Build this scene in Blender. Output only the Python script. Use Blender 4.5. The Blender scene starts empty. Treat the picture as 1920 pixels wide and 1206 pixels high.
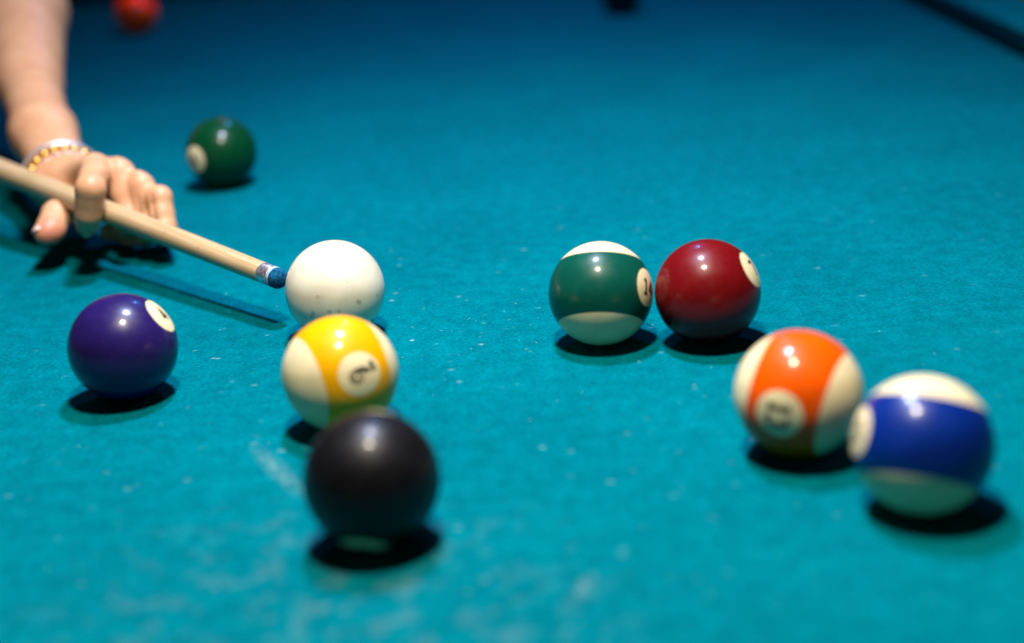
import bpy, bmesh, math, random
import numpy as np
from mathutils import Vector, Matrix

# ------------------------------------------------------------------ camera, world, lamps, exposure
S = bpy.context.scene
MM = 0.001
FPX = 2670.55                                    # focal length in photograph pixels (1920 wide) = 50 mm lens
CAM = np.array([0.0, 0.0, 293.977])              # millimetres above the cloth
FW = np.array([0.0, 0.93527081, -0.35393291])
RT = np.array([0.99695566, -0.02759636, -0.07292361])
UP = np.array([0.07797059, 0.35285542, 0.93242353])

cd = bpy.data.cameras.new('camera')
cam = bpy.data.objects.new('camera', cd)
S.collection.objects.link(cam)
cam.matrix_world = Matrix(((RT[0], UP[0], -FW[0], CAM[0]*MM), (RT[1], UP[1], -FW[1], CAM[1]*MM),
                           (RT[2], UP[2], -FW[2], CAM[2]*MM), (0, 0, 0, 1)))
cd.sensor_width = 36; cd.lens = FPX/1920*36
cd.clip_start = 0.01; cd.clip_end = 50
cd.dof.use_dof = True; cd.dof.focus_distance = 0.82; cd.dof.aperture_fstop = 2.6
cd.dof.aperture_blades = 0
S.camera = cam

w = bpy.data.worlds.new('World'); S.world = w; w.use_nodes = True
w.node_tree.nodes['Background'].inputs[0].default_value = (0.042, 0.020, 0.020, 1)
w.node_tree.nodes['Background'].inputs[1].default_value = 1.0
S.view_settings.view_transform = 'Standard'; S.view_settings.look = 'None'
S.view_settings.exposure = 0; S.view_settings.gamma = 1

def lamp(name, loc, power, color, size, cone=130):
    # bulb inside a shade: the light fades out towards the rim of the shade
    l = bpy.data.lights.new(name, 'SPOT'); l.spot_size = math.radians(cone); l.spot_blend = 1.0; l.energy = power; l.color = color; l.shadow_soft_size = size
    o = bpy.data.objects.new(name, l); o.location = [c*MM for c in loc]; S.collection.objects.link(o)
    return o
lamp('near_table_lamp', (-16, 480, 930), 63, (1.0, 0.90, 0.74), 0.048, 118)
lamp('far_table_lamp', (-16, 890, 930), 77, (0.68, 0.74, 1.0), 0.048, 119)
lamp('blue_bar_lamp', (40, 1850, 960), 26.0, (0.06, 0.36, 1.0), 0.035, 140)
lamp('red_bar_lamp', (-260, 2230, 860), 30.0, (1.0, 0.06, 0.03), 0.040, 120)

# ------------------------------------------------------------------ helpers
def ray(px, py):
    d = FW + RT*(px-960)/FPX + UP*(603-py)/FPX
    return d/np.linalg.norm(d)
def on_z(px, py, z):
    d = ray(px, py); return CAM + d*(z-CAM[2])/d[2]
def link(o, parent=None):
    S.collection.objects.link(o)
    if parent is not None: o.parent = parent
    return o
def tag(o, label=None, cat=None, group=None, kind=None):
    if label: o['label'] = label
    if cat: o['category'] = cat
    if group: o['group'] = group
    if kind: o['kind'] = kind
    return o
def mesh_obj(name, verts, faces, mat=None, parent=None, smooth=True, loc=None):
    me = bpy.data.meshes.new(name)
    me.from_pydata([tuple(v) for v in verts], [], [tuple(f) for f in faces])
    me.validate()
    if smooth: me.polygons.foreach_set('use_smooth', [True]*len(me.polygons))
    if mat: me.materials.append(mat)
    o = bpy.data.objects.new(name, me)
    if loc is not None: o.location = loc
    return link(o, parent)
def bm_obj(name, bm, mat=None, parent=None, smooth=True, loc=None):
    me = bpy.data.meshes.new(name); bm.to_mesh(me); bm.free()
    if smooth: me.polygons.foreach_set('use_smooth', [True]*len(me.polygons))
    if mat: me.materials.append(mat)
    o = bpy.data.objects.new(name, me)
    if loc is not None: o.location = loc
    return link(o, parent)
def empty(name, loc):
    o = bpy.data.objects.new(name, None); o.location = [c*MM for c in loc]; o.empty_display_size = 0.02
    return link(o)

class Mat:
    def __init__(s, name):
        s.m = bpy.data.materials.new(name); s.m.use_nodes = True
        s.t = s.m.node_tree; s.b = s.t.nodes['Principled BSDF']
    def n(s, typ, **kw):
        nd = s.t.nodes.new(typ)
        for k, v in kw.items():
            if k.startswith('i_'): nd.inputs[k[2:].replace('_', ' ')].default_value = v
            else: setattr(nd, k, v)
        return nd
    def l(s, a, b): s.t.links.new(a, b)
    def set(s, **kw):
        for k, v in kw.items(): s.b.inputs[k.replace('_', ' ')].default_value = v
        return s
    def coord(s, kind='Object', scale=(1, 1, 1), rot=(0, 0, 0)):
        tc = s.n('ShaderNodeTexCoord'); mp = s.n('ShaderNodeMapping')
        mp.inputs['Scale'].default_value = scale; mp.inputs['Rotation'].default_value = rot
        s.l(tc.outputs[kind], mp.inputs['Vector']); return mp.outputs[0]
    def noise(s, vec, scale, detail=3, rough=0.5):
        nd = s.n('ShaderNodeTexNoise'); nd.inputs['Scale'].default_value = scale
        nd.inputs['Detail'].default_value = detail; nd.inputs['Roughness'].default_value = rough
        s.l(vec, nd.inputs['Vector']); return nd.outputs['Fac']
    def ramp(s, fac, a, b, ca=(0, 0, 0, 1), cb=(1, 1, 1, 1)):
        r = s.n('ShaderNodeValToRGB'); r.color_ramp.elements[0].position = a; r.color_ramp.elements[1].position = b
        r.color_ramp.elements[0].color = ca; r.color_ramp.elements[1].color = cb
        s.l(fac, r.inputs[0]); return r.outputs[0]
    def mix(s, fac, a, b, blend='MIX'):
        m = s.n('ShaderNodeMix', data_type='RGBA', blend_type=blend)
        for sock, v in ((m.inputs[0], fac), (m.inputs[6], a), (m.inputs[7], b)):
            if isinstance(v, (float, int, tuple)): sock.default_value = v
            else: s.l(v, sock)
        return m.outputs[2]
    def math(s, op, a, b=0.0, clamp=False):
        m = s.n('ShaderNodeMath', operation=op, use_clamp=clamp)
        for sock, v in ((m.inputs[0], a), (m.inputs[1], b)):
            if isinstance(v, (float, int)): sock.default_value = v
            else: s.l(v, sock)
        return m.outputs[0]
    def bump(s, h, strength, dist, prev=None):
        b = s.n('ShaderNodeBump'); b.inputs['Strength'].default_value = strength; b.inputs['Distance'].default_value = dist
        s.l(h, b.inputs['Height'])
        if prev is not None: s.l(prev, b.inputs['Normal'])
        return b.outputs[0]
    def blob(s, vec, c, r, soft=0.5):
        """1 near point c (metres, object space), 0 beyond radius r"""
        d = s.n('ShaderNodeVectorMath', operation='DISTANCE'); s.l(vec, d.inputs[0]); d.inputs[1].default_value = c
        return s.ramp(d.outputs['Value'], 0, 1) if False else s.math('SUBTRACT', 1.0, s.math('DIVIDE', d.outputs['Value'], r), clamp=True)

# ------------------------------------------------------------------ materials
def cloth_material():
    M = Mat('worsted_cloth')
    v = M.coord('Object')
    big = M.noise(v, 9, 3, 0.55); mid = M.noise(v, 90, 3, 0.6); fine = M.noise(v, 420, 3, 0.7)
    base = M.mix(M.ramp(big, 0.3, 0.7), (0.0, 0.099, 0.125, 1), (0.0, 0.120, 0.148, 1))
    base = M.mix(M.ramp(mid, 0.35, 0.68), base, M.mix(1.0, base, (1.38, 1.32, 1.28, 1), 'MULTIPLY'))
    fm = M.ramp(fine, 0.35, 0.65, (0.76, 0.76, 0.78, 1), (1.20, 1.20, 1.18, 1))
    base = M.mix(1.0, base, fm, 'MULTIPLY')
    # chalk dust: small pale flecks and faint worn smudges towards the break spot
    dn = M.n('ShaderNodeTexNoise'); dn.inputs['Scale'].default_value = 260; dn.inputs['Detail'].default_value = 3; M.l(v, dn.inputs['Vector'])
    dv = M.n('ShaderNodeVectorMath', operation='MULTIPLY_ADD'); M.l(dn.outputs['Color'], dv.inputs[0]); dv.inputs[1].default_value = (.0022, .0022, 0)
    M.l(M.coord('Object', scale=(0.6, 1.0, 1)), dv.inputs[2]); fv = dv.outputs[0]
    vo = M.n('ShaderNodeTexVoronoi'); vo.inputs['Scale'].default_value = 120; vo.inputs['Randomness'].default_value = 1; M.l(fv, vo.inputs['Vector'])
    sp = M.ramp(vo.outputs['Distance'], 0.03, 0.16, (1, 1, 1, 1), (0, 0, 0, 1))
    sc = M.n('ShaderNodeSeparateColor'); M.l(vo.outputs['Color'], sc.inputs[0])
    pick = M.ramp(sc.outputs[0], 0.50, 0.95)
    fleck = M.math('MULTIPLY', sp, pick)
    patchy = M.math('MULTIPLY', M.ramp(M.noise(v, 38, 2), 0.44, 0.62), M.math('ADD', M.blob(v, (0.0, 0.72, 0), 0.30), 0.14))
    fleck = M.math('MULTIPLY', fleck, M.math('ADD', M.math('MULTIPLY', patchy, 1.2, clamp=True), 0.04))
    base = M.mix(fleck, base, (0.26, 0.44, 0.46, 1))
    # worn, greyed area near the camera
    near = M.blob(v, (-0.085, 0.455, 0), 0.135)
    wn = M.ramp(M.noise(v, 70, 3, 0.55), 0.52, 0.76)
    wear = M.math('MULTIPLY', M.math('MULTIPLY', near, wn), 0.95, clamp=True)
    base = M.mix(wear, base, (0.080, 0.180, 0.185, 1))
    q0, q1 = on_z(478, 838, 0)*MM, on_z(572, 932, 0)*MM; qd = q1-q0
    SC = ((q0[0]+q1[0])/2, (q0[1]+q1[1])/2, math.atan2(qd[1], qd[0]), float(np.linalg.norm(qd))/2)
    # two chalky scuff strokes left of the black ball
    for cx, cy, ang, ea, eb in ((SC[0], SC[1], SC[2], SC[3], 0.0050), (-0.090, 0.615, 0.5, 0.012, 0.003), (0.020, 0.48, 1.1, 0.010, 0.004)):
        mp = M.n('ShaderNodeMapping', vector_type='TEXTURE'); mp.inputs['Location'].default_value = (cx, cy, 0)
        mp.inputs['Rotation'].default_value = (0, 0, ang); mp.inputs['Scale'].default_value = (ea, eb, 1); M.l(v, mp.inputs['Vector'])
        ln = M.n('ShaderNodeVectorMath', operation='LENGTH'); M.l(mp.outputs[0], ln.inputs[0])
        st = M.math('SUBTRACT', 1.25, ln.outputs['Value'], clamp=True)
        st = M.math('MULTIPLY', st, M.ramp(M.noise(v, 240, 3, .6), .38, .6))
        base = M.mix(M.math('MULTIPLY', st, 0.5, clamp=True), base, (0.16, 0.27, 0.26, 1))
    # dark lint specks
    vo2 = M.n('ShaderNodeTexVoronoi'); vo2.inputs['Scale'].default_value = 24; M.l(v, vo2.inputs['Vector'])
    dk = M.ramp(vo2.outputs['Distance'], 0.018, 0.03, (0.75, 0.75, 0.75, 1), (0, 0, 0, 1))
    base = M.mix(dk, base, (0.01, 0.05, 0.06, 1))
    M.l(base, M.b.inputs['Base Color'])
    wv = M.n('ShaderNodeTexWave', wave_type='BANDS', bands_direction='DIAGONAL'); wv.inputs['Scale'].default_value = 520
    wv.inputs['Distortion'].default_value = 1.2; wv.inputs['Detail'].default_value = 1
    M.l(M.coord('Object'), wv.inputs['Vector'])
    h = M.math('ADD', M.math('MULTIPLY', wv.outputs['Fac'], 0.6), M.math('MULTIPLY', M.noise(v, 900, 2, 0.6), 1.0))
    nb = M.bump(M.noise(v, 150, 4, 0.6), 0.5, 0.0014)
    nb = M.bump(h, 0.8, 0.0005, nb)
    M.l(nb, M.b.inputs['Normal'])
    M.set(Roughness=1.0, Specular_IOR_Level=0.0, Sheen_Weight=0.02, Sheen_Roughness=0.5, Sheen_Tint=(0.1, 0.7, 0.9, 1))
    return M.m
def resin(name, col, scuff=0.5, rough=0.36, coat=0.32):
    M = Mat(name)
    v = M.coord('Object')
    n1 = M.noise(v, 70, 3, 0.6)
    dark = tuple(c*0.86 for c in col)
    M.l(M.mix(M.ramp(n1, 0.35, 0.7), dark + (1,), tuple(col) + (1,)), M.b.inputs['Base Color'])
    M.set(IOR=1.45, Specular_IOR_Level=0.05+0.15*scuff, Coat_Weight=coat, Coat_IOR=1.45)
    r = M.ramp(M.noise(v, 160, 4, 0.7), 0.42, 0.75, (rough*0.9,)*3 + (1,), (rough*1.35,)*3 + (1,))
    M.l(r, M.b.inputs['Roughness'])
    cr = M.ramp(M.noise(v, 110, 3, 0.6), 0.45, 0.8, (0.10, 0.10, 0.10, 1), (0.10+0.25*scuff,)*3 + (1,))
    M.l(cr, M.b.inputs['Coat Roughness'])
    return M.m
def cue_ball_material():
    M = Mat('cue_ball_resin')
    v = M.coord('Object')
    vo = M.n('ShaderNodeTexVoronoi'); vo.inputs['Scale'].default_value = 190; M.l(v, vo.inputs['Vector'])
    sc = M.n('ShaderNodeSeparateColor'); M.l(vo.outputs['Color'], sc.inputs[0])
    spot = M.math('MULTIPLY', M.ramp(vo.outputs['Distance'], 0.08, 0.36, (1, 1, 1, 1), (0, 0, 0, 1)), M.ramp(sc.outputs[0], 0.62, 0.80))
    spot = M.math('MULTIPLY', spot, 0.85)
    vo2 = M.n('ShaderNodeTexVoronoi'); vo2.inputs['Scale'].default_value = 95
    M.l(M.coord('Object', scale=(1, 1, 0.55), rot=(0, 0.3, 0)), vo2.inputs['Vector'])
    s2 = M.n('ShaderNodeSeparateColor'); M.l(vo2.outputs['Color'], s2.inputs[0])
    big = M.math('MULTIPLY', M.ramp(vo2.outputs['Distance'], 0.07, 0.2, (1, 1, 1, 1), (0, 0, 0, 1)), M.ramp(s2.outputs[1], 0.82, 0.95))
    base = M.mix(M.ramp(M.noise(v, 60, 3), 0.4, 0.7), (0.62, 0.57, 0.41, 1), (0.71, 0.67, 0.51, 1))
    base = M.mix(spot, base, (0.26, 0.24, 0.17, 1))
    base = M.mix(M.math('MULTIPLY', big, 0.7), base, (0.22, 0.22, 0.17, 1))
    M.l(base, M.b.inputs['Base Color'])
    M.set(Roughness=0.35, Coat_Weight=0.8, Coat_Roughness=0.12, Subsurface_Weight=0.15, Subsurface_Scale=0.004)
    M.b.inputs['Subsurface Radius'].default_value = (1, 0.8, 0.5)
    return M.m
def plain(name, col, rough=0.5, metallic=0.0, noise_scale=60, var=0.12, bump=0.0, bdist=0.0005, **kw):
    M = Mat(name); v = M.coord('Object')
    n1 = M.noise(v, noise_scale, 4, 0.6)
    M.l(M.mix(M.ramp(n1, 0.3, 0.7), tuple(c*(1-var) for c in col) + (1,), tuple(min(1, c*(1+var)) for c in col) + (1,)), M.b.inputs['Base Color'])
    M.set(Roughness=rough, Metallic=metallic, **kw)
    if bump: M.l(M.bump(n1, bump, bdist), M.b.inputs['Normal'])
    return M.m

CREAM = (0.72, 0.61, 0.35)
M_cloth = cloth_material()
M_cream = resin('cream_resin', CREAM, 0.4)
M_ink = plain('black_print', (0.012, 0.012, 0.014), 0.25)

# ------------------------------------------------------------------ balls
R = 28.575
def cap_patch(dirv, ang, r, rings=14, seg=48):
    """spherical cap of half-angle ang round dirv at radius r (metres)"""
    d = Vector(dirv).normalized(); a = d.orthogonal().normalized(); b = d.cross(a)
    V = [d*r]; F = []
    for i in range(1, rings+1):
        t = ang*i/rings
        for j in range(seg):
            p = 2*math.pi*j/seg
            V.append((d*math.cos(t) + (a*math.cos(p) + b*math.sin(p))*math.sin(t))*r)
    for j in range(seg): F.append((0, 1+j, 1+(j+1) % seg))
    for i in range(rings-1):
        for j in range(seg):
            q = 1+i*seg; F.append((q+j, q+seg+j, q+seg+(j+1) % seg, q+(j+1) % seg))
    return V, F
def band_patch(axis, half, r, rings=28, seg=128):
    d = Vector(axis).normalized(); a = d.orthogonal().normalized(); b = d.cross(a); V = []; F = []
    for i in range(rings+1):
        t = -half + 2*half*i/rings
        for j in range(seg):
            p = 2*math.pi*j/seg
            V.append((d*math.sin(t) + (a*math.cos(p) + b*math.sin(p))*math.cos(t))*r)
    for i in range(rings):
        for j in range(seg):
            q = i*seg; F.append((q+j, q+(j+1) % seg, q+seg+(j+1) % seg, q+seg+j))
    return V, F

# digits as strokes in a unit box (x right, y up, height 1); each stroke is a polyline
def arc(cx, cy, rx, ry, a0, a1, n=14):
    return [(cx+rx*math.cos(math.radians(a0+(a1-a0)*i/n)), cy+ry*math.sin(math.radians(a0+(a1-a0)*i/n))) for i in range(n+1)]
GLYPH = {
 '0': [arc(0, .5, .23, .44, 0, 360, 28)],
 '1': [[(-.14, .74), (.02, .92), (.02, .05)], [(-.16, .05), (.2, .05)]],
 '2': [arc(0, .70, .24, .23, 160, -25, 14) + [(-.24, .06), (.26, .06)]],
 '3': [arc(0, .71, .23, .22, 150, -80, 12) + arc(0, .28, .26, .25, 80, -150, 14)],
 '4': [[(.08, .04), (.08, .94), (-.26, .32), (.26, .32)]],
 '6': [arc(0, .28, .23, .24, 0, 360, 24), [(-.22, .34), (-.16, .66), (.12, .95)]],
 '7': [[(-.24, .92), (.25, .92), (-.04, .04)]],
 '8': [arc(0, .72, .19, .20, 0, 360, 22), arc(0, .27, .24, .24, 0, 360, 24)],
 '9': [arc(0, .70, .23, .23, 0, 360, 24), [(.22, .66), (.15, .30), (-.12, .03)]],
 '5': [[(.22, .93), (-.16, .93), (-.2, .55)] + arc(0, .31, .24, .27, 120, -150, 14)],
 '_': [[(-.26, -.2), (.26, -.2)]],
}
def number_mesh(text, dirv, upv, r, height, stroke):
    d = Vector(dirv).normalized(); u = Vector(upv); u = (u - d*u.dot(d)).normalized(); x = u.cross(d).normalized()
    V = []; F = []
    digits = [c for c in text if c != '_']; adv = 0.62; k0 = -(len(digits)-1)/2*adv
    runs = [(c, k0+i*adv) for i, c in enumerate(digits)] + ([('_', 0)] if '_' in text else [])
    lift = 0
    for c, ox in runs:
        for st in GLYPH[c]:
            pts = []
            for a, b in zip(st[:-1], st[1:]):
                n = max(1, int(math.dist(a, b)/0.06))
                pts += [(a[0]+(b[0]-a[0])*k/n, a[1]+(b[1]-a[1])*k/n) for k in range(n)]
            pts.append(st[-1]); P = [Vector((p[0]+ox, p[1]-.5)) for p in pts]
            base = len(V); lift += 1
            for i, p in enumerate(P):
                t = (P[min(i+1, len(P)-1)] - P[max(i-1, 0)]).normalized(); nn = Vector((-t.y, t.x))
                for sgn in (-1, 1):
                    q = (p + nn*sgn*stroke/2)*height
                    V.append((d + x*(q.x/R) + u*(q.y/R)).normalized()*(r + lift*0.000004))
            for i in range(len(P)-1):
                F.append((base+2*i, base+2*i+1, base+2*i+3, base+2*i+2))
    return V, F
def ball_normal(px, py):
    return ray(px, py)
def screen_dir(v, c):
    """direction given as (right, up, toward viewer) seen from the camera at ball centre c"""
    d = c - CAM; d = d/np.linalg.norm(d)
    r = RT - d*(RT@d); r /= np.linalg.norm(r); u = np.cross(r, d)
    q = r*v[0] + u*v[1] - d*v[2]
    return q/np.linalg.norm(q)

def make_ball(px, py, label, color, number=None, glyph=9.6, stroke=0.19, spot=None, axis=None, up=None, half=35, mat=None, spot_ang=21.5, scuff=0.5, group='billiard balls scattered on the cloth'):
    c = on_z(px, py, R)
    bm = bmesh.new(); bmesh.ops.create_uvsphere(bm, u_segments=128, v_segments=64, radius=R*MM)
    body = mat or (M_cream if axis is not None else resin('ball_resin', color, scuff))
    o = bm_obj('billiard_ball', bm, body, None, True, [v*MM for v in c])
    tag(o, label, 'ball', group)
    sd = None
    if spot is not None: sd = screen_dir(spot, c)
    if axis is not None:
        ax = screen_dir(axis, c)
        if sd is not None: ax = ax - sd*(ax@sd); ax /= np.linalg.norm(ax)
        V, F = band_patch(ax, math.radians(half), (R+0.04)*MM)
        mesh_obj('stripe', V, F, resin('stripe_resin', color, scuff), o)
        upd = ax
    if sd is not None:
        upd = screen_dir(up, c) if up is not None else ax
        for sg in (1, -1):
            V, F = cap_patch(sd*sg, math.radians(spot_ang), (R+0.08)*MM)
            sp = mesh_obj('number_spot', V, F, M_cream, o)
            V, F = number_mesh(number, sd*sg, upd, (R+0.10)*MM, glyph, stroke)
            mesh_obj('number', V, F, M_ink, sp)
    return o, c

make_ball(628.4, 543.1, 'cream white cue ball with small dark scuffs touching the cue tip', CREAM, mat=cue_ball_material())
make_ball(638.3, 700.5, 'yellow striped ball numbered 9 between the white ball and the black ball', (0.72, 0.34, 0.0), '9_', 11.0, 0.23,
          spot=(.33, -.01, .94), axis=(-.90, -.29, .32), up=(-.80, -.55, .25), half=36)
make_ball(697.1, 899.5, 'plain black ball nearest the camera in front of the yellow striped ball', (0.004, 0.004, 0.0045), '8',
          spot=(-.1, -.98, .17), up=(0, .3, 1), mat=resin('ball_resin', (0.003, 0.003, 0.0038), 1.25, 0.42, 0.12))
make_ball(231, 651, 'dark purple solid ball with cream number spot below the cue', (0.013, 0.006, 0.075), '4', spot=(.70, .615, .35), up=(-.5, .8, .2), scuff=1.2)
make_ball(1126.3, 550.5, 'dark green striped ball numbered 14 standing left of the maroon ball', (0.0, 0.060, 0.038), '14',
          spot=(.90, .12, .42), axis=(-.03, .957, -.289), half=36, scuff=1.0)
make_ball(1326.7, 547.4, 'glossy maroon red solid ball numbered 7 beside the green striped ball', (0.125, 0.002, 0.003), '7', spot=(.84, .44, .30), up=(-.35, .85, .2), scuff=0.9)
make_ball(1496.8, 738.5, 'orange striped ball numbered 13 beside the blue striped ball', (0.72, 0.080, 0.0), '13', 10.2, 0.23,
          spot=(-.30, -.32, .90), axis=(.93, -.29, .21), half=34.5)
make_ball(1730, 834.3, 'royal blue striped ball with blank looking cream spot in front of the orange striped ball', (0.0, 0.018, 0.17), '10',
          spot=(-.91, .20, .36), axis=(.16, .97, -.165), half=34, scuff=1.0)
make_ball(415.4, 286, 'dark green solid ball with low cream spot standing behind the hand', (0.0, 0.042, 0.012), '6', spot=(-.75, -.20, .62), up=(-.2, .9, .2), scuff=0.5)
make_ball(255.2, 26, 'bright red orange solid ball far back at the top left', (0.88, 0.075, 0.001), '3', spot=(-.25, -.95, .05), up=(0, 1, 0), scuff=1.4)
make_ball(1163, -16, 'dark ball cut off by the top edge of the picture', (0.006, 0.006, 0.022), '2', spot=(0, .9, .43), up=(0, 1, 0))

# ------------------------------------------------------------------ pool table
XL, XR, YN, YF = -764.0, 506.0, -150.0, 2392.0     # cushion noses
table = empty('pool_table', (-129, 1121, 0))
tag(table, 'pool table with worn teal blue cloth and cloth covered cushions', 'table')
T0 = Vector((-0.129, 1.121, 0))
def tmesh(name, V, F, mat, smooth=False):
    return mesh_obj(name, [Vector(v)*MM - T0 for v in V], F, mat, table, smooth)
bed = mesh_obj('bed_cloth', [Vector((x*MM, y*MM, z*MM)) for z in (0, -25) for x, y in ((XL-60, YN-60), (XR+60, YN-60), (XR+60, YF+60), (XL-60, YF+60))],
               [(0, 1, 2, 3), (7, 6, 5, 4), (0, 4, 5, 1), (1, 5, 6, 2), (2, 6, 7, 3), (3, 7, 4, 0)], M_cloth, None, False)
bed.parent = table; bed.matrix_parent_inverse = Matrix.Translation(-T0)
M_wood = plain('dark_rail_wood', (0.055, 0.020, 0.008), 0.25, noise_scale=25, var=0.4, Coat_Weight=0.6, Coat_Roughness=0.08)
M_leather = plain('black_pocket_leather', (0.012, 0.011, 0.010), 0.5, bump=0.3)
M_gap = plain('rubber_backing', (0.01, 0.012, 0.014), 0.9)
def cushion(a, b, inward, trim=60):
    """prism along a-b; nose at the line a-b, undercut face below it, sloped top back to the wood rail"""
    a = Vector((a[0], a[1], 0)); b = Vector((b[0], b[1], 0)); d = (b-a).normalized(); out = Vector((-inward[0], -inward[1], 0))
    prof = [(26, 0.3), (3, 30), (0, 36), (1.5, 39.5), (6, 41), (52, 44), (52, 0.3)]
    V = []; n = len(prof)
    for P, sg in ((a, 1), (b, -1)):
        for o_, z in prof: V.append(P + d*sg*(trim + -0.75*min(o_, 52)+0) + out*o_ + Vector((0, 0, z)))
    F = [(i, (i+1) % n, n+(i+1) % n, n+i) for i in range(n)] + [tuple(range(n))[::-1], tuple(range(n, 2*n))]
    tmesh('cushion', V, F, M_cloth)
    prof = [(52.5, -20), (52.5, 41.5), (56, 46), (150, 46), (160, 38), (162, -40), (100, -40)]
    V = []; n = len(prof)
    for P, sg in ((a, 1), (b, -1)):
        for o_, z in prof: V.append(P + d*sg*trim*0.2 + out*o_ + Vector((0, 0, z)))
    F = [(i, (i+1) % n, n+(i+1) % n, n+i) for i in range(n)] + [tuple(range(n))[::-1], tuple(range(n, 2*n))]
    return tmesh('wooden_rail', V, F, M_wood)
ym = (YN+YF)/2
cushion((XR, ym), (XR, YF), (-1, 0)); cushion((XR, ym), (XR, YN), (-1, 0))
cushion((XL, ym), (XL, YF), (1, 0)); cushion((XL, ym), (XL, YN), (1, 0))
cushion((XL, YF), (XR, YF), (0, -1)); cushion((XL, YN), (XR, YN), (0, 1))
def pocket(x, y, r=58):
    V = []; F = []; seg = 32
    prof = [(r+16, 44), (r+13, 49), (r+3, 48), (r, 43), (r-4, 0), (r-12, -80), (2, -95)]
    for q, z in prof:
        for j in range(seg):
            p = 2*math.pi*j/seg; V.append((x+q*math.cos(p), y+q*math.sin(p), z))
    for i in range(len(prof)-1):
        for j in range(seg): F.append((i*seg+j, i*seg+(j+1) % seg, (i+1)*seg+(j+1) % seg, (i+1)*seg+j))
    tmesh('pocket', V, F, M_leather, True)
for x, y in ((XL-25, YF+25), (XR+25, YF+25)): pocket(x, y)
# lint: tiny pale fibres on the cloth round the focus area
rng = random.Random(5)
V = []; F = []
for i in range(170):
    px, py = rng.uniform(-40, 1960), rng.uniform(380, 1200)
    if rng.random() < 0.45: px, py = rng.gauss(900, 260), rng.gauss(620, 60)
    c = on_z(px, py, 0); L = rng.choice([0.5, 0.7, 0.9, 1.3, 1.9])*rng.uniform(.7, 1.2); wd = rng.uniform(.07, .16); ang = rng.gauss(0, .5)
    bend = rng.uniform(-.5, .5); prev = None
    for k in range(4):
        t = k/3-.5; a = ang+bend*t
        x = c[0]+math.cos(a)*t*L; y = c[1]+math.sin(a)*t*L; z = .05+.06*math.sin(math.pi*(k/3))
        ww = wd*(.5 if k in (0, 3) else 1)
        nx, ny = -math.sin(a)*ww, math.cos(a)*ww
        V += [(x-nx, y-ny, z), (x, y, z+ww*.4), (x+nx, y+ny, z)]
        if prev is not None: F += [(prev, prev+1, prev+4, prev+3), (prev+1, prev+2, prev+5, prev+4)]
        prev = len(V)-3
o = tmesh('lint', V, F, plain('pale_lint', (0.26, 0.46, 0.48), 0.9))
o['kind'] = 'stuff'

# ------------------------------------------------------------------ cue
A1 = np.array([-368.7, 1034.9, 52.9]); A0 = np.array([-136.3, 801.7, 29.4])
dc = (A0-A1)/np.linalg.norm(A0-A1)                 # towards the tip
# front of the tip where the pixel (532,527) meets the cue line
Dr = ray(531, 527); s_, t_ = np.linalg.lstsq(np.array([dc, -Dr]).T, CAM-A0, rcond=None)[0]
TIP = A0 + dc*s_
cue = empty('pool_cue', TIP); tag(cue, 'pale maple pool cue with metal ferrule and blue chalked tip held in the hand', 'cue')
def lathe(name, prof, mat, seg=48, parent=cue, rough=None):
    """prof: (distance back from the tip front, radius) in mm"""
    z = Vector(-dc).normalized(); a = Vector((0, 0, 1)); a = (a - z*a.dot(z)).normalized(); b = z.cross(a)
    V = []; F = []
    rg = random.Random(3)
    for i, (q, r) in enumerate(prof):
        for j in range(seg):
            p = 2*math.pi*j/seg; rr = r*(1+(rg.uniform(-rough, rough) if rough else 0))
            V.append((z*q + (a*math.cos(p)+b*math.sin(p))*rr)*MM)
    for i in range(len(prof)-1):
        for j in range(seg): F.append((i*seg+j, i*seg+(j+1) % seg, (i+1)*seg+(j+1) % seg, (i+1)*seg+j))
    F.append(tuple(range(seg))[::-1]); F.append(tuple(range((len(prof)-1)*seg, len(prof)*seg)))
    return mesh_obj(name, V, F, mat, parent, True)
def wood_material():
    M = Mat('pale_maple')
    zq = Vector(-dc).normalized()
    rot = zq.to_track_quat('Z', 'Y').inverted().to_euler()
    v = M.coord('Object', scale=(1, 1, 1), rot=tuple(rot))
    mp = M.n('ShaderNodeMapping'); mp.inputs['Scale'].default_value = (1, 1, 0.035); M.l(v, mp.inputs['Vector'])
    g = M.noise(mp.outputs[0], 420, 4, 0.6); g2 = M.noise(v, 30, 2)
    base = M.mix(M.ramp(g, 0.35, 0.7), (0.40, 0.26, 0.115, 1), (0.58, 0.42, 0.235, 1))
    base = M.mix(M.ramp(g2, 0.4, 0.7), base, M.mix(1.0, base, (0.93, 0.90, 0.84, 1), 'MULTIPLY'))
    vo = M.n('ShaderNodeTexVoronoi'); vo.inputs['Scale'].default_value = 170; M.l(v, vo.inputs['Vector'])
    sc = M.n('ShaderNodeSeparateColor'); M.l(vo.outputs['Color'], sc.inputs[0])
    nick = M.math('MULTIPLY', M.ramp(vo.outputs['Distance'], 0.08, 0.2, (1, 1, 1, 1), (0, 0, 0, 1)), M.ramp(sc.outputs[0], 0.80, 0.90))
    base = M.mix(M.math('MULTIPLY', nick, 0.7), base, (0.16, 0.09, 0.04, 1))
    M.l(base, M.b.inputs['Base Color'])
    M.set(Roughness=0.42, Coat_Weight=0.25, Coat_Roughness=0.2)
    M.l(M.bump(g, 0.15, 0.0003), M.b.inputs['Normal'])
    return M.m
def rad(q): return 6.15 + 0.0075*q if q < 450 else 9.5 + 0.0062*(q-450)
M_tip = Mat('blue_chalk'); v = M_tip.coord('Object')
M_tip.l(M_tip.mix(M_tip.ramp(M_tip.noise(v, 500, 4, .7), .4, .65), (0.0, 0.025, 0.065, 1), (0.0, 0.135, 0.28, 1)), M_tip.b.inputs['Base Color'])
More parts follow.
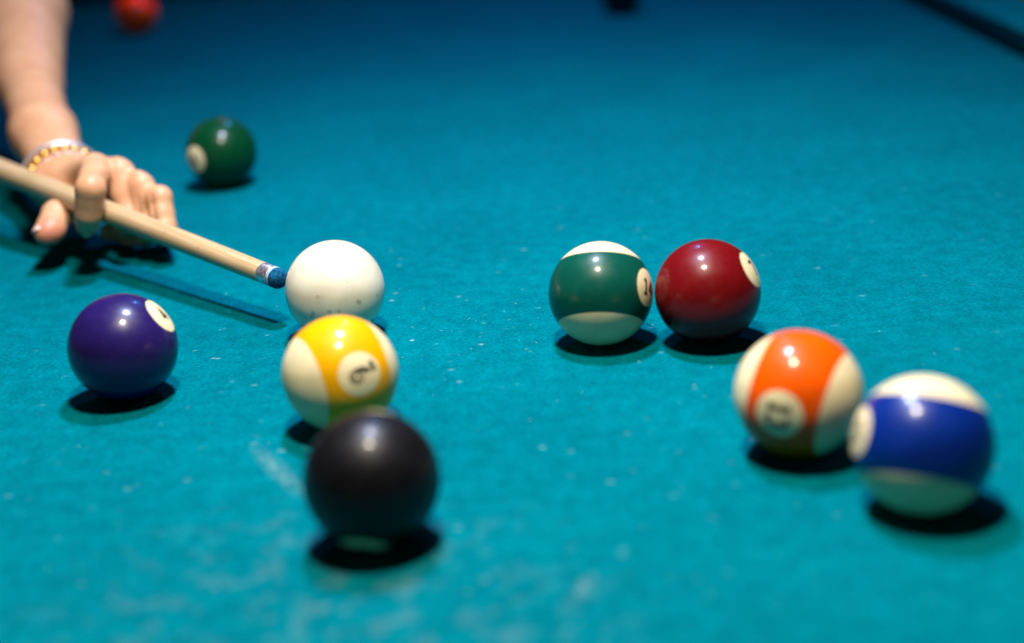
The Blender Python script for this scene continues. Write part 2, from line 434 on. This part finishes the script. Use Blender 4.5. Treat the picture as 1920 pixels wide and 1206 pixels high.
M_tip.l(M_tip.bump(M_tip.noise(v, 900, 4, .7), 1.0, 0.0006), M_tip.b.inputs['Normal']); M_tip.set(Roughness=0.95, Specular_IOR_Level=0.2)
lathe('leather_tip', [(0.0, .4), (.15, 1.6), (.6, 3.1), (1.5, 4.6), (2.8, 5.6), (4.2, 6.15), (5.6, 6.25), (7.4, 6.1)], M_tip.m, rough=0.012)
M_fer = Mat('scuffed_metal'); v = M_fer.coord('Object')
M_fer.l(M_fer.mix(M_fer.ramp(M_fer.noise(v, 260, 4, .7), .45, .68), (0.78, 0.76, 0.80, 1), (0.22, 0.18, 0.20, 1)), M_fer.b.inputs['Base Color'])
M_fer.l(M_fer.ramp(M_fer.noise(v, 400, 3), .35, .7, (.30, .30, .30, 1), (.52, .52, .52, 1)), M_fer.b.inputs['Roughness'])
M_fer.l(M_fer.bump(M_fer.noise(v, 330, 3), .5, .0005), M_fer.b.inputs['Normal']); M_fer.set(Metallic=0.92)
M_dust = plain('chalk_dust', (0.30, 0.42, 0.47), 0.9, noise_scale=600, var=0.5, bump=0.6)
lathe('chalk_ring', [(7.2, 5.9), (7.2, 6.28), (7.8, 6.33), (9.4, 6.33), (9.5, 6.0)], M_dust, rough=0.006)
lathe('ferrule', [(9.3, 6.0), (9.3, 6.24), (9.8, 6.29), (18.6, 6.33), (19.0, 6.28), (19.0, 5.8)], M_fer.m)
lathe('shaft', [(18.9, 5.8), (18.95, 6.22), (19.5, 6.32)] + [(q, rad(q)) for q in range(22, 740, 14)] + [(740, rad(740))], wood_material())
lathe('joint', [(740, rad(740)*.9), (740, rad(740)+.15), (758, rad(758)+.15), (758, rad(758)*.9)], M_fer.m)
lathe('butt', [(758, rad(758))] + [(q, rad(q)) for q in range(780, 1440, 60)] + [(1450, rad(1450)), (1456, rad(1450)*.8)],
      plain('dark_stained_wood', (0.05, 0.015, 0.008), 0.2, noise_scale=40, var=.4, Coat_Weight=.8, Coat_Roughness=.05))

# ------------------------------------------------------------------ arm and hand (one continuous surface grown from a distance field)
O = np.array([-284, 950, 44.]); NN = np.array([.708, .706, 0.])
def HP(px, py, n):
    """point seen at the pixel, lying n mm beyond the vertical plane through the cue"""
    d = ray(px, py); t = (n - (CAM-O)@NN)/(d@NN); return CAM + d*t
TP = on_z                                         # a point resting at a height above the cloth
idx = [HP(180, 318, 16), HP(170, 354, -15), HP(166, 400, -17), HP(163, 423, -13.5)]
mid = [HP(224, 326, 29), HP(246, 408, 22), TP(232, 436, 10.5), TP(207, 436, 9)]
rin = [HP(264, 350, 33), HP(281, 425, 27), TP(268, 446, 9), TP(245, 448, 8.5)]
pin = [HP(299, 372, 35), HP(309, 430, 29), TP(300, 444, 8), TP(286, 446, 7.5)]
thb = [HP(140, 386, 16), HP(107, 404, -9), HP(87, 438, -26)]
def on_ray_dist(px, py, P, dist, far=True):
    D = ray(px, py); oc = CAM-P; b = oc@D; c = oc@oc-dist**2; q = max(b*b-c, 0)
    return CAM + D*(-b + (math.sqrt(q) if far else -math.sqrt(q)))
WR = HP(122, 338, 30)
print('HANDLEN', np.linalg.norm(WR-mid[0]), np.linalg.norm(WR-idx[0]), 'WR', WR)
EL = on_ray_dist(55, 158, WR, 210)
UA = on_ray_dist(38, 20, EL, 150)
SH = UA + (UA-EL)/np.linalg.norm(UA-EL)*60 + np.array([-40, 60, 110.])
fa = (EL-WR)/np.linalg.norm(EL-WR)
side = np.cross(fa, np.array([0, 0, 1.])); side /= np.linalg.norm(side); upv = np.cross(side, fa)

def smin(a, b, k):
    h = np.maximum(k-np.abs(a-b), 0)/k
    return np.minimum(a, b) - h*h*k*0.25
def field(P):
    def cap(a, b, ra, rb):
        a = np.asarray(a); b = np.asarray(b); ab = b-a; L2 = ab@ab
        t = np.clip(((P-a)@ab)/L2, 0, 1)
        d = P - a - t[..., None]*ab
        return np.sqrt((d*d).sum(-1)) - (ra+(rb-ra)*t)
    def ell(c, r):
        d = P-np.asarray(c); return np.sqrt((d*d).sum(-1)) - r
    def chain(p, r, k=3.0):
        f = cap(p[0], p[1], r[0], r[1])
        for i in range(1, len(p)-1): f = smin(f, cap(p[i], p[i+1], r[i], r[i+1]), k)
        return f
    def finger(p, r, bulge=0.7):
        # slim shafts with fuller joints
        q = []; rr = []
        for i in range(len(p)-1):
            q += [p[i], p[i]*.5+p[i+1]*.5]; rr += [r[i]+bulge, (r[i]+r[i+1])/2-bulge*.6]
        q.append(p[-1]); rr.append(r[-1])
        return chain(q, rr, 3.0)
    # palm: metacarpals blended together
    f = None
    wl = [WR+side*q for q in (9, 3, -3, -9)]
    for fg, off, rr in ((idx, -9, 9.4), (mid, -3, 8.8), (rin, 3, 8.2), (pin, 9, 7.8)):
        c = cap(WR + side*(-off)*0.8, fg[0]*.97+WR*.03, 14.0, rr)
        f = c if f is None else smin(f, c, 8)
    # flesh under the knuckles
    lowm = lambda p, dz: p*0.62+WR*0.38 + np.array([0, 0, -dz])
    f = smin(f, cap(WR-upv*8, pin[0]*.55+WR*.45-np.array([0, 0, 12.]), 15, 11), 9)
    f = smin(f, cap(WR, thb[0], 14.5, 12), 9)                 # thenar
    # forearm, oval at the wrist
    F1 = WR*.55+EL*.45 - RT*3.5
    g = smin(cap(WR+side*6, F1+side*3, 15.5, 20.6), cap(WR-side*6, F1-side*3, 15.5, 20.6), 9)
    g = smin(g, cap(F1, EL, 22.0, 25.5), 16)
    up = smin(cap(EL, UA, 28, 41), cap(UA, SH, 41, 52), 14)
    g = smin(g, up, 7)
    f = smin(f, g, 14)
    hand = f
    fi = finger(idx, (10.0, 9.5, 8.4, 7.4), 0.2); fm = finger(mid, (9.7, 9.7, 8.0, 7.6), 0.1)
    fr = finger(rin, (8.2, 8.4, 7.6, 7.2), 0.1); fp = finger(pin, (8.0, 8.0, 6.8, 6.4), 0.1)
    ft = smin(finger(thb, (11.0, 10.0, 8.2), 0.4), ell(thb[2]*.72+thb[1]*.28 + np.array([2, -2, -.5]), 9.6), 4)
    fs = smin(smin(fm, fr, .9), fp, .9)
    fs = smin(fs, fi, .9)
    acc = smin(smin(hand, fs, 4.0), ft, 3.0) if False else np.minimum(smin(hand, fs, 4.5), smin(hand, ft, 6.0))
    # knuckle bones
    for p, r in ((mid[0]+np.array([1.5, -1, 2.4]), 7.6), (rin[0]+np.array([1.5, -1, 2.4]), 6.6), (pin[0]+np.array([2, -1, 1.2]), 6.4), (idx[0]+np.array([-1, 0, 2]), 8.8)):
        acc = smin(acc, ell(p, r), 4)
    # skin folds: grooves between the fingers and across the joints
    def groove(px_pts, ns, depth, width):
        ns = np.arange(ns[0], ns[1]+.1, 1.2)
        nonlocal acc
        m = np.abs(acc) < 5
        if not m.any(): return
        Pm = P[m]; dd = None
        for n_ in ns:
            q = [HP(x, y, n_) for x, y in px_pts]
            for a_, b_ in zip(q[:-1], q[1:]):
                ab = b_-a_; t = np.clip(((Pm-a_)@ab)/(ab@ab), 0, 1); e_ = Pm-a_-t[..., None]*ab; c_ = np.sqrt((e_*e_).sum(-1)); dd = c_ if dd is None else np.minimum(dd, c_)
        acc[m] = acc[m] + depth*np.exp(-(dd/width)**2)
    groove([(251, 338), (257, 362), (263, 400)], (12, 24), 2.0, 1.4)
    groove([(283, 360), (287, 385), (291, 415)], (16, 29), 2.0, 1.4)
    groove([(196, 328), (202, 350), (204, 380)], (0, 9), 1.6, 1.6)
    groove([(153, 357), (170, 361), (187, 357)], (-28, -26), 0.9, 1.0)
    groove([(155, 399), (166, 403), (178, 400)], (-26, -24.5), 0.7, 0.8)
    groove([(97, 398), (107, 404), (118, 408)], (-19, -17), 0.8, 0.9)
    # tendon ridges on the back of the hand
    for fg in (mid, rin):
        acc = smin(acc, cap(fg[0]+np.array([0, 0, 9.2]), fg[0]*.45+WR*.55+upv*13, 1.6, 1.4), 5)
    return acc
def surface_nets(xs, ys, zs, val):
    s = val < 0
    nx, ny, nz = val.shape
    cnt = np.zeros((nx-1, ny-1, nz-1), np.int32); acc = np.zeros((nx-1, ny-1, nz-1, 3))
    G = np.stack(np.meshgrid(xs, ys, zs, indexing='ij'), -1)
    def sl(o): return tuple(slice(o[i], (nx, ny, nz)[i]-1+o[i]) for i in range(3))
    corners = [(i, j, k) for i in (0, 1) for j in (0, 1) for k in (0, 1)]
    for c in corners:
        for ax in range(3):
            if c[ax]: continue
            e = list(c); e[ax] = 1
            a, b = sl(c), sl(e); m = s[a] != s[b]
            va, vb = val[a][m], val[b][m]; t = (va/(va-vb))[:, None]
            acc[m] += G[a][m]*(1-t)+G[b][m]*t; cnt[m] += 1
    act = cnt > 0; idm = -np.ones(cnt.shape, np.int64); idm[act] = np.arange(act.sum())
    V = acc[act]/cnt[act][:, None]; faces = []
    for ax in range(3):
        lo = [slice(1, n-1) for n in (nx, ny, nz)]; lo[ax] = slice(0, (nx, ny, nz)[ax]-1)
        hi = list(lo); hi[ax] = slice(1, (nx, ny, nz)[ax])
        a, b = s[tuple(lo)], s[tuple(hi)]
        m = np.argwhere(a != b); inside = a[a != b]
        off = [1, 1, 1]; off[ax] = 0; m = m + off
        u, v = [(1, 2), (2, 0), (0, 1)][ax]
        eu = np.zeros(3, int); eu[u] = 1; ev = np.zeros(3, int); ev[v] = 1
        q = [idm[tuple((m-eu-ev).T)], idm[tuple((m-ev).T)], idm[tuple(m.T)], idm[tuple((m-eu).T)]]
        Q = np.stack(q, 1); Q[~inside] = Q[~inside][:, ::-1]; faces.append(Q)
    return V, np.concatenate(faces)
def graded(lo, hi, f0, f1, fine, coarse):
    out = []; x = lo
    while x < hi:
        out.append(x); x += fine if f0 <= x <= f1 else min(coarse, fine+0.12*(f0-x if x < f0 else x-f1))
    return np.array(out)
hp = np.array(idx+mid+rin+pin+thb+[WR]); h0 = hp.min(0)-14; h1 = hp.max(0)+14
allp = np.array(idx+mid+rin+pin+thb+[WR, EL, UA, SH]); a0 = allp.min(0)-60; a1 = np.maximum(allp.max(0)+20, UA+60)
xs = graded(a0[0], a1[0], h0[0], h1[0], 1.25, 5); ys = graded(h0[1]-4, a1[1]+60, h0[1], h1[1], 1.25, 5); zs = graded(5, a1[2]+60, h0[2], h1[2], 1.25, 5)
G = np.stack(np.meshgrid(xs, ys, zs, indexing='ij'), -1).astype(np.float32)
val = np.concatenate([field(G[i:i+8]) for i in range(0, len(xs), 8)]).astype(np.float64)
del G
V, Fq = surface_nets(xs, ys, zs, val)
# one relaxation pass against stair steps
for _ in range(2):
    A = np.zeros_like(V); C_ = np.zeros(len(V))
    for i in range(4):
        a_, b_ = Fq[:, i], Fq[:, (i+1) % 4]
        np.add.at(A, a_, V[b_]); np.add.at(C_, a_, 1); np.add.at(A, b_, V[a_]); np.add.at(C_, b_, 1)
    V = V*.5 + (A/C_[:, None])*.5

def skin_material():
    M = Mat('skin'); v = M.coord('Object')
    base = M.mix(M.ramp(M.noise(v, 55, 3, .55), .35, .7), (0.53, 0.260, 0.120, 1), (0.62, 0.335, 0.165, 1))
    def rel(p): return tuple((np.asarray(p)-WR)*MM)
    red = None
    for p, r, k in ((thb[2]+np.array([4, -4, 0]), .017, 1.0), (idx[1], .013, .5), (mid[0], .012, .35), (rin[0], .011, .35), (pin[0], .011, .35), (idx[3], .014, .5)):
        q = M.math('MULTIPLY', M.blob(v, rel(p), r), k)
        red = q if red is None else M.math('MAXIMUM', red, q)
    base = M.mix(red, base, (0.52, 0.135, 0.08, 1))
    base = M.mix(M.math('MULTIPLY', M.ramp(M.noise(v, 700, 2, .6), .45, .7), .18), base, (0.58, 0.28, 0.18, 1))
    M.l(base, M.b.inputs['Base Color'])
    M.set(Roughness=0.48, Subsurface_Weight=0.18, Subsurface_Scale=0.004, Specular_IOR_Level=0.4)
    M.b.inputs['Subsurface Radius'].default_value = (1.0, 0.42, 0.24)
    vo = M.n('ShaderNodeTexVoronoi'); vo.inputs['Scale'].default_value = 1100; M.l(v, vo.inputs['Vector'])
    nb = M.bump(vo.outputs['Distance'], .18, .0003)
    M.l(M.bump(M.noise(v, 260, 4, .6), .25, .0006, nb), M.b.inputs['Normal'])
    return M.m
M_skin = skin_material()
me = bpy.data.meshes.new('person')
me.vertices.add(len(V)); me.vertices.foreach_set('co', ((V-WR)*MM).ravel())
me.loops.add(Fq.size); me.loops.foreach_set('vertex_index', Fq.ravel().astype(np.int32))
me.polygons.add(len(Fq)); me.polygons.foreach_set('loop_start', np.arange(0, Fq.size, 4, dtype=np.int32))
me.update(calc_edges=True); me.validate(); me.polygons.foreach_set('use_smooth', [True]*len(me.polygons)); me.materials.append(M_skin)
person = link(bpy.data.objects.new('person', me)); person.location = [c*MM for c in WR]
tag(person, 'bare arm reaching from the top left with the hand forming a bridge round the cue', 'person')

def nail(p, axis, normal, length, width, lift, tint):
    """curved plate over the finger end: axis towards the tip, normal outwards"""
    a = Vector(axis).normalized(); n = Vector(normal); n = (n-a*n.dot(a)).normalized(); b = a.cross(n)
    V = []; F = []; NU, NV = 10, 12
    for lay, dz in ((0, 0.0), (1, -0.6)):
        for i in range(NU+1):
            u = i/NU*2-1
            ww = width/2*(1-0.25*max(0, u)**3)*math.sqrt(max(0.02, 1-0.75*max(0, -u-.45)**2*3.2))
            for j in range(NV+1):
                t = (j/NV*2-1); ang = t*1.05
                V.append((Vector(p-WR) + a*(u*length/2 - 0.12*length*(t*t if u > .5 else 0)) + b*(ww*math.sin(ang)/math.sin(1.05))
                          + n*(lift + dz - width*0.42*(1-math.cos(ang)) - 0.5*max(0, u)**2 - 0.9*max(0, -u)**3))*MM)
    W_ = NV+1; K = (NU+1)*W_
    for i in range(NU):
        for j in range(NV):
            q = i*W_+j; F += [(q, q+1, q+W_+1, q+W_), (K+q, K+q+W_, K+q+W_+1, K+q+1)]
    rim = [j for j in range(W_)] + [i*W_+NV for i in range(1, NU+1)] + [NU*W_+j for j in range(NV-1, -1, -1)] + [i*W_ for i in range(NU-1, 0, -1)]
    for x, y in zip(rim, rim[1:]+rim[:1]): F.append((x, K+x, K+y, y))
    return mesh_obj('fingernail', V, F, tint, person, True)
M_nail = plain('fingernail', (0.80, 0.50, 0.42), 0.22, noise_scale=200, var=.05, Coat_Weight=.5, Coat_Roughness=.1, Subsurface_Weight=.2, Subsurface_Scale=.002)
vd = ray(90, 437)
nail(thb[2]+(-RT)*1.0, thb[2]-thb[1], -RT*0.75+UP*0.35-vd*0.65, 12, 10.5, 8.15, M_nail)
nail(idx[3], np.array(idx[3]-idx[2])+vd*3, -vd*0.9+(-UP)*0.35, 9, 9.5, 7.4, M_nail) if False else None
nail(idx[3]-UP*2.0+vd*1.2, -UP*1.0+vd*0.8, -vd*.5-UP*.8, 7, 8.5, 5.9, M_nail)

# ------------------------------------------------------------------ bracelets
def ring_frame(center, normal):
    z = Vector(normal).normalized(); a = Vector(UP); a = (a-z*a.dot(z)).normalized(); b = z.cross(a); return Vector(center), z, a, b
def loop_tube(name, c, z, a, b, ra, rb, hw, ht, mat, parent=None, seg=96, sect=14, org=None):
    V = []; F = []
    for i in range(seg):
        p = 2*math.pi*i/seg; rd = (a*math.cos(p)*ra + b*math.sin(p)*rb); rn = rd.normalized()
        for j in range(sect):
            q = 2*math.pi*j/sect
            V.append((rd + rn*math.cos(q)*ht + z*math.sin(q)*hw)*MM)
    for i in range(seg):
        for j in range(sect):
            i2 = (i+1) % seg; j2 = (j+1) % sect
            F.append((i*sect+j, i2*sect+j, i2*sect+j2, i*sect+j2))
    return mesh_obj(name, V, F, mat, parent, True, None if parent is not None else c*MM)
M_silver = plain('polished_silver', (0.80, 0.78, 0.78), 0.33, 0.75, var=.04)
M_gold = plain('gold', (0.74, 0.40, 0.07), 0.28, 0.85, var=.06)
Bc = WR + fa*15 + RT*1.3
c, z, a, b = ring_frame(Bc + fa*5 - UP*2.0 - RT*.5, fa*1.0 + np.array([0, 0, .10]))
bang = loop_tube('silver_bangle', c, z, a, b, 25.0, 28.0, 2.3, 1.1, M_silver)
tag(bang, 'plain silver bangle on the wrist above the gold beads', 'bracelet')
c, z, a, b = ring_frame(Bc - fa*9 - UP*1.6 + RT*1.0, fa)
strand = loop_tube('bead_bracelet', c, z, a, b, 22.0, 24.0, 1.0, .8, plain('dark_gold_cord', (0.30, 0.17, 0.04), .4, .6))
tag(strand, 'gold bead bracelet on the wrist next to the silver bangle', 'bracelet')
bm = bmesh.new(); bmesh.ops.create_uvsphere(bm, u_segments=20, v_segments=12, radius=3.6*MM)
bead_me = bpy.data.meshes.new('bead'); bm.to_mesh(bead_me); bm.free(); bead_me.materials.append(M_gold)
bead_me.polygons.foreach_set('use_smooth', [True]*len(bead_me.polygons))
for i in range(22):
    p = 2*math.pi*(i+.5)/22
    o = link(bpy.data.objects.new('bead', bead_me), strand)
    o.location = (a*math.cos(p)*23.8 + b*math.sin(p)*26.2)*MM
# thin silver chain lying behind the knuckles
ch = empty('chain_bracelet', WR); tag(ch, 'thin silver chain bracelet lying behind the knuckles', 'bracelet')
c, z, a, b = ring_frame(WR + (mid[0]-WR)*.22, fa*1.0)
me_l = None
for i in range(40):
    p = 2*math.pi*i/40; ctr = (Vector(-fa*1.0 + RT*4.5 + UP*1.0) + a*math.cos(p)*21.5 + b*math.sin(p)*25)
    V = []; F = []
    tdir = (-a*math.sin(p)*21.5+b*math.cos(p)*25).normalized(); nrm = (a*math.cos(p)+b*math.sin(p)).normalized()
    wdir = z if i % 2 else nrm
    if i % 1 == 0:
        for k in range(12):
            u = 2*math.pi*k/12
            for j in range(6):
                q = 2*math.pi*j/6; rd = tdir*math.cos(u)*2.2+wdir*math.sin(u)*1.2; rn = rd.normalized(); z2 = tdir.cross(wdir)
                V.append((ctr+rd+rn*math.cos(q)*.4+z2*math.sin(q)*.4)*MM)
        for k in range(12):
            for j in range(6):
                F.append((k*6+j, (k+1) % 12*6+j, (k+1) % 12*6+(j+1) % 6, k*6+(j+1) % 6))
        mesh_obj('link', V, F, M_silver, ch)
